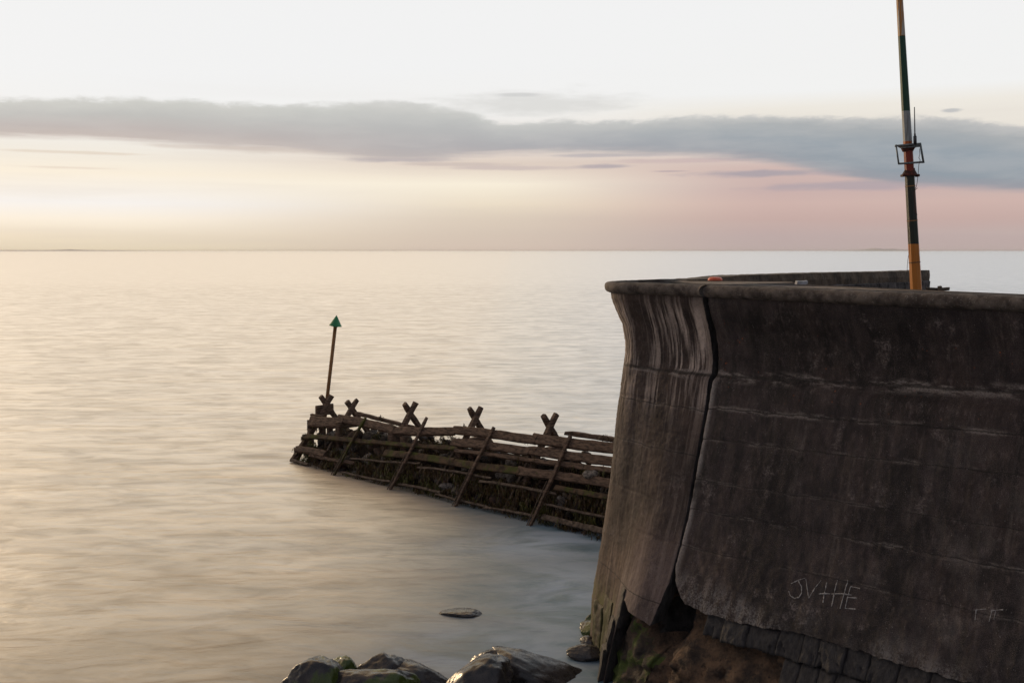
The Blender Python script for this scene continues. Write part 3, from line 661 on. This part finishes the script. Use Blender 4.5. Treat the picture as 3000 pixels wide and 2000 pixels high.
# ---------------------------------------------------------------- mast
def mast():
    b = Vector((8.99, 22, 6.45)); t = Vector((8.28, 22, 14.0)); r = empty('navigation_mast', b)
    tag(r, 'tall leaning mast banded orange, green and white behind the sea wall', 'mast')
    m, g, p = newmat('banded_mast_paint'); pos = g.n('ShaderNodeNewGeometry').outputs['Position']; x, y, z = g.sep(pos)
    tc = g.n('ShaderNodeTexCoord').outputs['Object']
    nz_ = g.m('ADD', z, g.m('MULTIPLY', g.m('SUBTRACT', g.noise(tc, 18., 3.), .5), .015))
    st = g.noise(g.comb(g.m('MULTIPLY', x, 26.), g.m('MULTIPLY', y, 26.), g.m('MULTIPLY', z, .9)), 1., 5., .6)
    col = lin(196, 120, 40)
    bands = [(8.14, lin(30, 44, 34)), (8.75, lin(36, 44, 36)), (9.72, lin(138, 46, 22)), (10.24, lin(176, 92, 34)), (10.36, lin(150, 156, 156)), (11.01, lin(8, 66, 46)), (12.6, lin(176, 120, 56))]
    c = g.mix(g.mr(st, .4, .65, 0, .35), col, lin(220, 148, 70))
    for zz, cc in bands: c = g.mix(g.mr(nz_, zz-.006, zz+.006), c, cc)
    c = g.mix(g.m('MULTIPLY', g.mr(nz_, 12.6, 12.62), g.mr(st, .5, .58)), c, lin(176, 172, 160))
    dirt = g.m('MULTIPLY', g.mr(st, .52, .66), g.m('MULTIPLY', g.mr(nz_, 8.14, 8.2), g.mr(nz_, 11., 10.9)))
    c = g.mix(g.m('MULTIPLY', dirt, .6), c, lin(70, 50, 44))
    c = g.mix(g.mr(g.noise(tc, 30., 4.), .60, .75, 0, .4), c, lin(80, 54, 34))
    g.put(p.inputs['Base Color'], c); p.inputs['Roughness'].default_value = .5
    pts = [b.lerp(t, i/14) for i in range(15)]; rad = [lerp(.130, .066, i/14) for i in range(15)]
    V, Fc = tubedata(pts, rad, 8); mesh('pole', V, Fc, m, r, smooth=False)
    D = 21.82
    def bar(a, c_, ra, nm='frame_bar', mm=M_galv, d=D):
        V, Fc = tubedata([aty(*a, d), aty(*c_, d)], ra, 8); return (V, Fc)
    fr = join(bar((2622, 428), (2698, 421), .022), bar((2625, 424), (2633, 481), .018), bar((2632, 480), (2706, 475), .022), bar((2696, 420), (2706, 478), .022),
              bar((2672, 425.5), (2696, 427), .016), bar((2640, 433), (2696, 429), .014))
    # second bars a little behind, so the frame has depth
    fr = join(fr, bar((2622, 428), (2698, 421), .018, d=22.2), bar((2625, 424), (2633, 481), .016, d=22.2), bar((2632, 480), (2706, 475), .018, d=22.2), bar((2696, 420), (2706, 478), .016, d=22.2))
    for pt in [(2625, 427), (2697, 421), (2633, 480), (2706, 476)]:
        fr = join(fr, tubedata([aty(*pt, 21.82), aty(*pt, 22.2)], .016, 6))
    mesh('lamp_bracket_frame', *fr, M_galv, r)
    def collar(c0, zs, nm):
        V = []; n = 16
        for dz, rr in zs:
            for j in range(n): a = 2*math.pi*j/n; V.append(c0+Vector((rr*math.cos(a), rr*.8*math.sin(a), dz)))
        Fc = ringgrid(len(zs), n); Fc.append(tuple(range(n-1, -1, -1))); Fc.append(tuple((len(zs)-1)*n+j for j in range(n)))
        mesh(nm, V, Fc, M_rust, r, smooth=False)
    ax = (t-b).normalized()
    def on(z): return b+(t-b)*((z-b.z)/(t.z-b.z))
    collar(on(10.27), [(0, .21), (-.03, .20), (-.05, .15), (-.13, .11)], 'upper_clamp')
    collar(on(9.62), [(0, .17), (.02, .17), (.05, .155), (.13, .11), (.17, .105)], 'lower_clamp')
    for sx in (-1, 1):
        p0 = on(9.62)+Vector((sx*.16, -.02, -.02)); beam('clamp_foot', p0, p0+Vector((0, 0, .05)), .06, .16, (0, 1, 0), M_rust, r, seed=sx, rough=.001)
    V, Fc = join(tubedata([aty(2681, 424, D), aty(2680.5, 399, D)], .036, 8), tubedata([aty(2680.5, 399, D), aty(2680.3, 392, D)], .02, 8))
    an = mesh('antenna_base', V, Fc, M_blackp, r)
    V, Fc = tubedata([aty(2680.3, 393, D), aty(2679, 314, D)], [.013, .009], 8); mesh('antenna_whip', V, Fc, M_blackp, r)
    cb = [(2694, 436), (2695, 452), (2692, 462), (2696, 470), (2692, 482), (2690, 510), (2687, 535), (2684, 549), (2679, 557)]
    V, Fc = join(tubedata([aty(*q, 21.80) for q in cb], .006, 6), tubedata([aty(*q, 21.8) for q in [(2688, 551), (2682, 556), (2678, 563), (2680, 585), (2682, 605), (2681, 618), (2687, 630)]], .006, 6),
                 tubedata([aty(*q, 21.79) for q in [(2666, 636), (2664, 655), (2661, 690), (2664, 715), (2664, 735), (2660, 760), (2658, 780), (2658, 797)]], .005, 6))
    mesh('cable', V, Fc, M_rust, r)
    for z in (9.40, 8.65, 7.74):
        c0 = on(z); V = []; n = 8; rr = lerp(.130, .066, (z-b.z)/(t.z-b.z))+.006
        V, Fc = tubedata([c0-ax*.012, c0+ax*.012], rr, 8); mesh('strap', V, Fc, M_polebr, r, smooth=False)
mast()
# ---------------------------------------------------------------- groyne
N0 = Vector((-8.37, 37.43, 0)); U = Vector((.7254, -.6883, 0)); IN = Vector((.6883, .7254, 0)); K = 1.33
OUT = (IN*-K+Vector((0, 0, 1))).normalized(); SL = (IN+Vector((0, 0, K))).normalized()
def P(t, w, z): return N0+U*t+IN*w+Vector((0, 0, z))
def G(t, z, out=0.): return P(t, z/K, z)+OUT*out
gr = empty('timber_groyne', (-8.0, 37.2, 0))
tag(gr, 'dark weedy timber groyne with crossed post tops running out from behind the wall', 'groyne')
RAILS = [(-.05, 1.36, 1.9, 1.50, .40, .2, 0), (1.46, 1.63, 4.8, 1.64, .30, .16, 0), (4.75, 1.59, 7.75, 1.87, .28, .16, 0), (7.6, 1.93, 11.3, 2.07, .28, .16, 0), (11.15, 2.07, 17.5, 2.34, .32, .16, 0),
  (7.8, 1.58, 11.2, 1.74, .27, .12, 0), (11.1, 1.75, 17.5, 1.98, .28, .12, 0),
  (.0, .84, 4.0, 1.12, .17, .12, 1), (3.9, 1.12, 8.2, 1.41, .15, .12, 1), (8.1, 1.36, 12.2, 1.54, .13, .1, 0), (12.1, 1.53, 17.5, 1.80, .16, .1, 0),
  (4.9, .88, 8.3, 1.06, .24, .1, 1), (8.1, 1.02, 11.2, 1.16, .24, .1, 1), (11.1, 1.17, 17.5, 1.42, .27, .1, 0),
  (3.3, .50, 6.9, .78, .07, .08, 2), (6.8, .70, 10.2, .84, .07, .08, 2), (12.8, .93, 17.5, 1.10, .16, .1, 1), (9.8, .70, 12.9, .80, .08, .08, 2), (12.6, .48, 17.5, .58, .07, .07, 2),
  (.1, .02, 1.2, .02, .10, .1, 2), (3.2, .04, 5.9, .10, .07, .08, 2), (6.3, .11, 8.4, .16, .08, .08, 2), (8.2, .08, 10.6, .08, .07, .08, 2), (10.4, .06, 12.7, .15, .07, .08, 2), (12.8, .16, 17.5, .26, .16, .08, 2),
  (.05, .40, 1.9, .46, .24, .2, 0), (1.0, .3, 3.6, .38, .12, .1, 0)]
for i, (t0, z0, t1, z1, w, th, mk) in enumerate(RAILS):
    beam('rail', G(t0, z0-.04, .15), G(t1, z1-.04, .15), w, th, OUT, (M_timber, M_mossy, M_iron)[mk], gr, seed=i, rough=.012)
beam('rail', P(1.9, 1.55, 1.88), P(5.4, 1.55, 1.74), .13, .13, (0, 0, 1), M_timber, gr, seed=50, rough=.01)
beam('rail', P(12.0, 1.95, 2.36), P(17.5, 1.95, 2.45), .14, .14, (0, 0, 1), M_timber, gr, seed=51, rough=.01)
beam('rail', P(0, 2.5, .75), P(9, 2.6, .95), .26, .16, (0, 0, 1), M_timber, gr, seed=52, rough=.01)
beam('rail', P(9, 2.6, .95), P(17.5, 2.8, 1.25), .26, .16, (0, 0, 1), M_timber, gr, seed=53, rough=.01)
def ginset(px, py, inset):
    R_ = ray(px, py); c = Vector((0, 0, H)); n_ = U.cross(SL); q0 = N0-OUT*inset; t_ = (q0-c).dot(n_)/R_.dot(n_); q = c+R_*t_-N0+OUT*inset
    return q.dot(U), q.z
XS = [ginset(px, py, .17) for px, py in [(952, 1187), (1026, 1198.5), (1198, 1211.5), (1388, 1227), (1607, 1250)]]+[(15.0, 2.75)]
for i, (t, zc) in enumerate(XS):
    for sgn in (1, -1):
        d = (IN*sgn+Vector((0, 0, K))).normalized(); wc = (zc+.0)/K+.17*1.25; zc_ = zc; c = P(t+.08*sgn, wc, zc); ft = c-d*((zc+.35)/d.z)
        L = .33+.03*random.random()-(.06 if i == 1 else 0)
        beam('crossed_post', ft, c+d*L, .18, .17, U, M_timber, gr, seed=60+i*2+sgn, rough=.01)
    if i == 0:
        beam('clamp', P(t, 1.25, zc-.28), P(t, 2.05, zc-.28), .12, .42, (0, 0, 1), M_timber, gr, seed=71)
        beam('clamp', P(t+.0, 1.22, zc-.45)+U*-.3, P(t, 1.22, zc-.45)+U*.55, .12, .1, (0, 0, 1), M_timber, gr, seed=72)
    else: beam('cross_tie', P(t, wc-zc/K*.34, zc*.66), P(t, wc+zc/K*.34, zc*.66), .2, .16, U, M_timber, gr, seed=80+i)
for i, (t, z) in enumerate([(3.07, 1.78), (6.22, 2.12), (9.4, 2.16), (12.6, 2.3), (15.8, 2.4)]):
    a, b = G(t, -.35, .27), G(t, z-.04, .27)
    beam('raker', a, b, .105, .09, OUT, M_timber if i != 0 else M_mossy, gr, seed=90+i, rough=.008)
    beam('raker_batten', G(t-.075, -.3, .33), G(t-.075, z*.42, .33), .022, .03, OUT, M_iron, gr, seed=95+i, rough=.004)
    beam('raker_batten', G(t+.06, -.3, .33), G(t+.06, z*.3, .33), .022, .03, OUT, M_iron, gr, seed=98+i, rough=.004)
for i, t in enumerate([1.6, 4.75, 7.85, 11.1, 14.3, 16.2]):
    beam('stud', G(t, -.1, -.04), G(t+.03, 1.3+.05*t, -.04), .09, .07, OUT, M_iron, gr, seed=110+i)
for i, (t, w, z0, z1, wd) in enumerate([(-.1, .9, -.3, 1.45, .2), (.35, 1.15, -.3, 1.45, .24), (.95, 1.05, -.3, 1.5, .18), (1.75, .9, -.3, 1.6, .25), (4.7, 1.0, 0, 1.6, .3), (5.4, 1.0, 0, 1.5, .3), (8.1, 1.1, 0, 1.7, .2), (11.4, 1.2, 0, 1.9, .2)]):
    beam('inner_post', P(t, w, z0), P(t, w, z1), wd, .2, IN, M_timber, gr, seed=120+i)
beam('end_raker', G(-.25, -.3, -.1), P(.1, 1.3, 1.55), .2, .16, U, M_timber, gr, seed=130, rough=.01)
beam('end_raker', P(-.35, 3.2, -.3), P(-.1, 2.0, 1.4), .2, .16, U, M_timber, gr, seed=131)
# rubble
def rockdata(seed, sub=3, rough=.22, cuts=5, aniso=(1, 1, 1), cutk=.82):
    import bmesh
    bm = bmesh.new(); bmesh.ops.create_icosphere(bm, subdivisions=sub, radius=1); rnd = random.Random(seed)
    planes = []
    for _ in range(cuts):
        n = Vector((rnd.uniform(-1, 1), rnd.uniform(-1, 1), rnd.uniform(-.5, 1))).normalized(); planes.append((n, rnd.uniform(.55, .82)))
    for v in bm.verts:
        p = v.co.copy(); p *= 1+rough*noise.fractal(p*1.1+Vector((seed*3.7, 0, 0)), .8, 2., 3)
        for n, d in planes:
            e = p.dot(n)-d
            if e > 0: p -= n*e*cutk
        p *= 1+.05*noise.fractal(p*4+Vector((seed, 0, 0)), .7, 2., 4)
        v.co = Vector((p.x*aniso[0], p.y*aniso[1], p.z*aniso[2]))
    V = [v.co.copy() for v in bm.verts]; Fc = [tuple(x.index for x in f.verts) for f in bm.faces]; bm.free(); return V, Fc
protos = []
RM = [M_rubble, simple('pale_rubble_stone', lin(84, 78, 72), lin(150, 140, 130), 3., .7, .9, .03, spec=.3), simple('brown_rubble_stone', lin(40, 30, 24), lin(84, 62, 48), 3., .7, .9, .03, spec=.3)]
for k in range(6):
    V, Fc = rockdata(200+k, 3, .25, 6, (1, .8, .72)); me = bpy.data.meshes.new('rubble_stone'); me.from_pydata(V, [], Fc); me.materials.append(RM[k % 3])
    me.polygons.foreach_set('use_smooth', [True]*len(Fc)); protos.append(me)
rr = random.Random(5)
for i in range(235):
    t = rr.uniform(.3, 17); z = rr.uniform(-.05, 1.12+.045*t); r = rr.uniform(.10, .27)*(1.3 if t < 5 else 1)
    depth = rr.uniform(.12, .30)
    if i % 4 == 0: w = rr.uniform(.9, 2.4); z = .93+.045*t+rr.uniform(-.12, .12); p = P(t, w, z)
    else: p = G(t, z, -depth-r*.2)
    o = bpy.data.objects.new('rubble_stone', protos[i % 6]); COL.objects.link(o); o.location = p; o.scale = (r*1.2, r, r)
    o.rotation_euler = (rr.uniform(-.5, .5), rr.uniform(-.5, .5), rr.uniform(0, 6.28))
    tag(o, 'dark rubble stone packed between the groyne timbers', 'stone', 'rubble stones packed inside the groyne')
def gcore():
    V = []; n = 80
    for i in range(n+1):
        t = lerp(.5, 17.5, i/n); zt = .93+.045*t
        for w0, z in [(.42, -.4), (.45+.25, .3), (.85, .7), (.5+zt/K, zt), (1.65, zt+.08), (3.3-.5-zt/K, zt), (2.9, -.4)]:
            d = .07*fbm((t, w0, z), 1.5, 4); V.append(P(t, w0+d, z+d*(z > 0)))
    Fc = ringgrid(n+1, 7, close=False); Fc.append((0, 1, 2, 3, 4, 5, 6))
    mesh('rubble_core', V, Fc, M_rubcore, gr)
gcore()
# seaweed: ribbons hanging in clumps from the lower timbers
def weed():
    V = []; Fc = []; mi = []; rw = random.Random(9)
    def rib(p, L, w, mk):
        b = len(V); d = Vector((rw.uniform(-.35, .35), rw.uniform(-.35, .35), -1)).normalized(); sd_ = Vector((rw.uniform(-1, 1), rw.uniform(-1, 1), 0)).normalized()
        q = p.copy()
        for k in range(4):
            V.append(q-sd_*w*(1-.2*k)); V.append(q+sd_*w*(1-.2*k)); q = q+d*(L/3)+Vector((rw.uniform(-.02, .02), rw.uniform(-.02, .02), 0))
        for k in range(3): Fc.append((b+2*k, b+2*k+1, b+2*k+3, b+2*k+2)); mi.append(mk)
    def clump(c, n, sp, L, mk):
        for _ in range(n):
            rib(c+Vector((rw.gauss(0, sp), rw.gauss(0, sp), rw.gauss(0, sp*.6))), L*rw.uniform(.5, 1.3), rw.uniform(.008, .02), mk if rw.random() < .8 else 1-mk)
    for _ in range(430):
        t = rw.uniform(.6, 17); zmax = .66+.022*t; z = rw.uniform(.0, zmax) if rw.random() < .85 else rw.choice((.95, 1.0, 1.3))+.02*t
        if 2.6 < t < 3.4 and rw.random() < .5: continue
        clump(G(t, z, rw.uniform(.0, .12)), 26, .085, .20, 1 if noise.noise(Vector((t*.9, z*2, 0))) > .18 else 0)
    for t, z, n in [(.0, .84, 120), (.0, .40, 150), (-.05, 1.26, 70), (.0, 1.42, 50), (.3, 1.22, 30), (.8, .45, 60), (1.4, .4, 60), (1.9, 1.4, 40), (7.2, 1.62, 40), (7.4, 1.5, 60), (7.6, 1.7, 25), (3.6, 1.92, 20), (10.9, 2.0, 8), (7.9, 2.1, 20), (13.7, 2.45, 15)]:
        clump(G(t, z, .05), n, .07, .16, 0)
    for _ in range(60):
        t = rw.uniform(0, 8); clump(G(t, 1.42+.04*t, .04), 5, .03, .07, 0)
    for _ in range(26):
        t = rw.uniform(1.5, 9); clump(P(t, rw.uniform(1.1, 1.9), 1.1+.045*t), 30, .09, .08, 0)
    o = mesh('seaweed', V, Fc, [M_weed1, M_weed2], None, midx=mi); return tag(o, 'brown and olive seaweed hanging over the groyne timbers and stones', 'seaweed', kind='stuff')
weed()
# beacon
bc = empty('channel_beacon', aty(949, 1250, 39.2))
tag(bc, 'slim leaning beacon pole with a green cone at the seaward tip of the groyne', 'beacon')
pb, pt = aty(945, 1285, 39.2), aty(982.5, 955, 39.2)
V, Fc = tubedata([pb, pb.lerp(pt, .5), pt], .072, 12); mesh('pole', V, Fc, M_polebr, bc)
ax = (pt-pb).normalized(); V = []; n = 28; e1 = ax.cross(Vector((0, 1, 0))).normalized(); e2 = ax.cross(e1)
for h, r_ in [(-.03, .10), (0, .10), (0, .248), (.02, .25), (.425, .012)]:
    for j in range(n): a = 2*math.pi*j/n; V.append(pt+ax*h+e1*r_*math.cos(a)+e2*r_*math.sin(a))
Fc = ringgrid(5, n); Fc.append(tuple(range(n-1, -1, -1))); Fc.append(tuple(4*n+j for j in range(n)))
mesh('cone_topmark', V, Fc, M_green, bc, smooth=False)
# ---------------------------------------------------------------- boulders
def boulder(px, py, size, rot, seed, m, label, sink=.25, cuts=5, rough=.25, tilt=(0, 0), name='boulder', group=None, z=0):
    c = atz(px, py, 0); V, Fc = rockdata(seed, 5, rough, cuts, cutk=.62); size = (size[0]*1.08, size[1]*1.05, size[2]*.82)
    R = Matrix.Rotation(rot, 3, 'Z') @ Matrix.Rotation(tilt[0], 3, 'X') @ Matrix.Rotation(tilt[1], 3, 'Y')
    V = [R @ Vector((v.x*size[0], v.y*size[1], v.z*size[2])) for v in V]
    o = mesh(name, V, Fc, m); o.location = (c.x, c.y, size[2]*(1-2*sink)+z); return tag(o, label, 'boulder', group)
GB = 'boulders awash in front of the sea wall'
boulder(918, 2030, (.56, .60, .74), .3, 11, M_rockm, 'rounded dark boulder with a moss patch, leftmost at the bottom edge', .36, 6, .14, (0, .25), group=GB)
boulder(1000, 1985, (.28, .34, .44), .1, 12, M_rockg, 'small blunt dark green boulder behind the leftmost boulder', .3, 7, .10, group=GB)
boulder(1075, 2045, (.86, .50, .56), .05, 33, M_rockm, 'long smooth boulder with a mossy rounded right end', .30, 5, .12, (0, -.10), group=GB)
boulder(1115, 1985, (.50, .40, .40), .2, 14, M_rock, 'pale topped boulder behind the long mossy one', .30, 6, .14, group=GB)
boulder(1228, 1995, (.66, .45, .27), -.1, 15, M_rock, 'low dark boulder half under misty water, left of the gap', .34, 6, .12, (0, .2), group=GB)
boulder(1385, 2035, (.74, .55, .54), .35, 36, M_rock, 'peaked dark boulder with a sunlit sloping left side', .30, 7, .12, (0, -.38), group=GB)
boulder(1445, 1960, (.50, .40, .40), .2, 17, M_rock, 'smooth dark boulder behind the peaked one', .34, 6, .12, (0, -.2), group=GB)
boulder(1572, 1975, (1.0, .62, .35), -.12, 38, M_rock, 'largest broad boulder with rippled wet top, tapering right', .38, 7, .16, (0, .22), group=GB)
boulder(1352, 1796, (.44, .28, .15), 0, 44, M_rock, 'low rounded rock barely breaking the misty water alone', .57, 2, .12, group=GB)
boulder(1735, 1858, (.28, .3, .27), 0, 20, M_rockg, 'bright mossy green boulder against the wall corner', .22, 7, .1, group=GB)
boulder(1738, 1828, (.18, .2, .2), 0, 21, M_rockg, 'small green stone just behind the mossy boulder at the wall corner', .2, 7, .1, group=GB)
boulder(1730, 1892, (.22, .25, .16), 0, 23, M_rock, 'small dark stone between green boulder and flat wet slab', .2, 7, .1, group=GB)
boulder(1722, 1922, (.40, .3, .17), .1, 22, M_rock, 'flat wet slab-like boulder touching the foot of the wall', .2, 7, .1, group=GB)
# ---------------------------------------------------------------- sea air
def haze():
    x0, x1, y0, y1, z0, z1 = -15900, 15900, -50, 14900, -1, 15
    V = [(x, y, z) for z in (z0, z1) for y in (y0, y1) for x in (x0, x1)]
    Fc = [(0, 2, 3, 1), (4, 5, 7, 6), (0, 1, 5, 4), (2, 6, 7, 3), (0, 4, 6, 2), (1, 3, 7, 5)]
    m = bpy.data.materials.new('sea_haze'); m.use_nodes = True; nt = m.node_tree; nt.nodes.clear(); g = NT(nt)
    out = g.n('ShaderNodeOutputMaterial'); v = g.n('ShaderNodeVolumePrincipled'); nt.links.new(v.outputs[0], out.inputs['Volume'])
    v.inputs['Color'].default_value = (.95, .95, .95, 1); v.inputs['Density'].default_value = HAZE; v.inputs['Anisotropy'].default_value = .3
    tag(mesh('haze', V, Fc, m, smooth=False), 'thin pale sea haze over the water', 'haze', kind='stuff')
HAZE = .00003
haze()
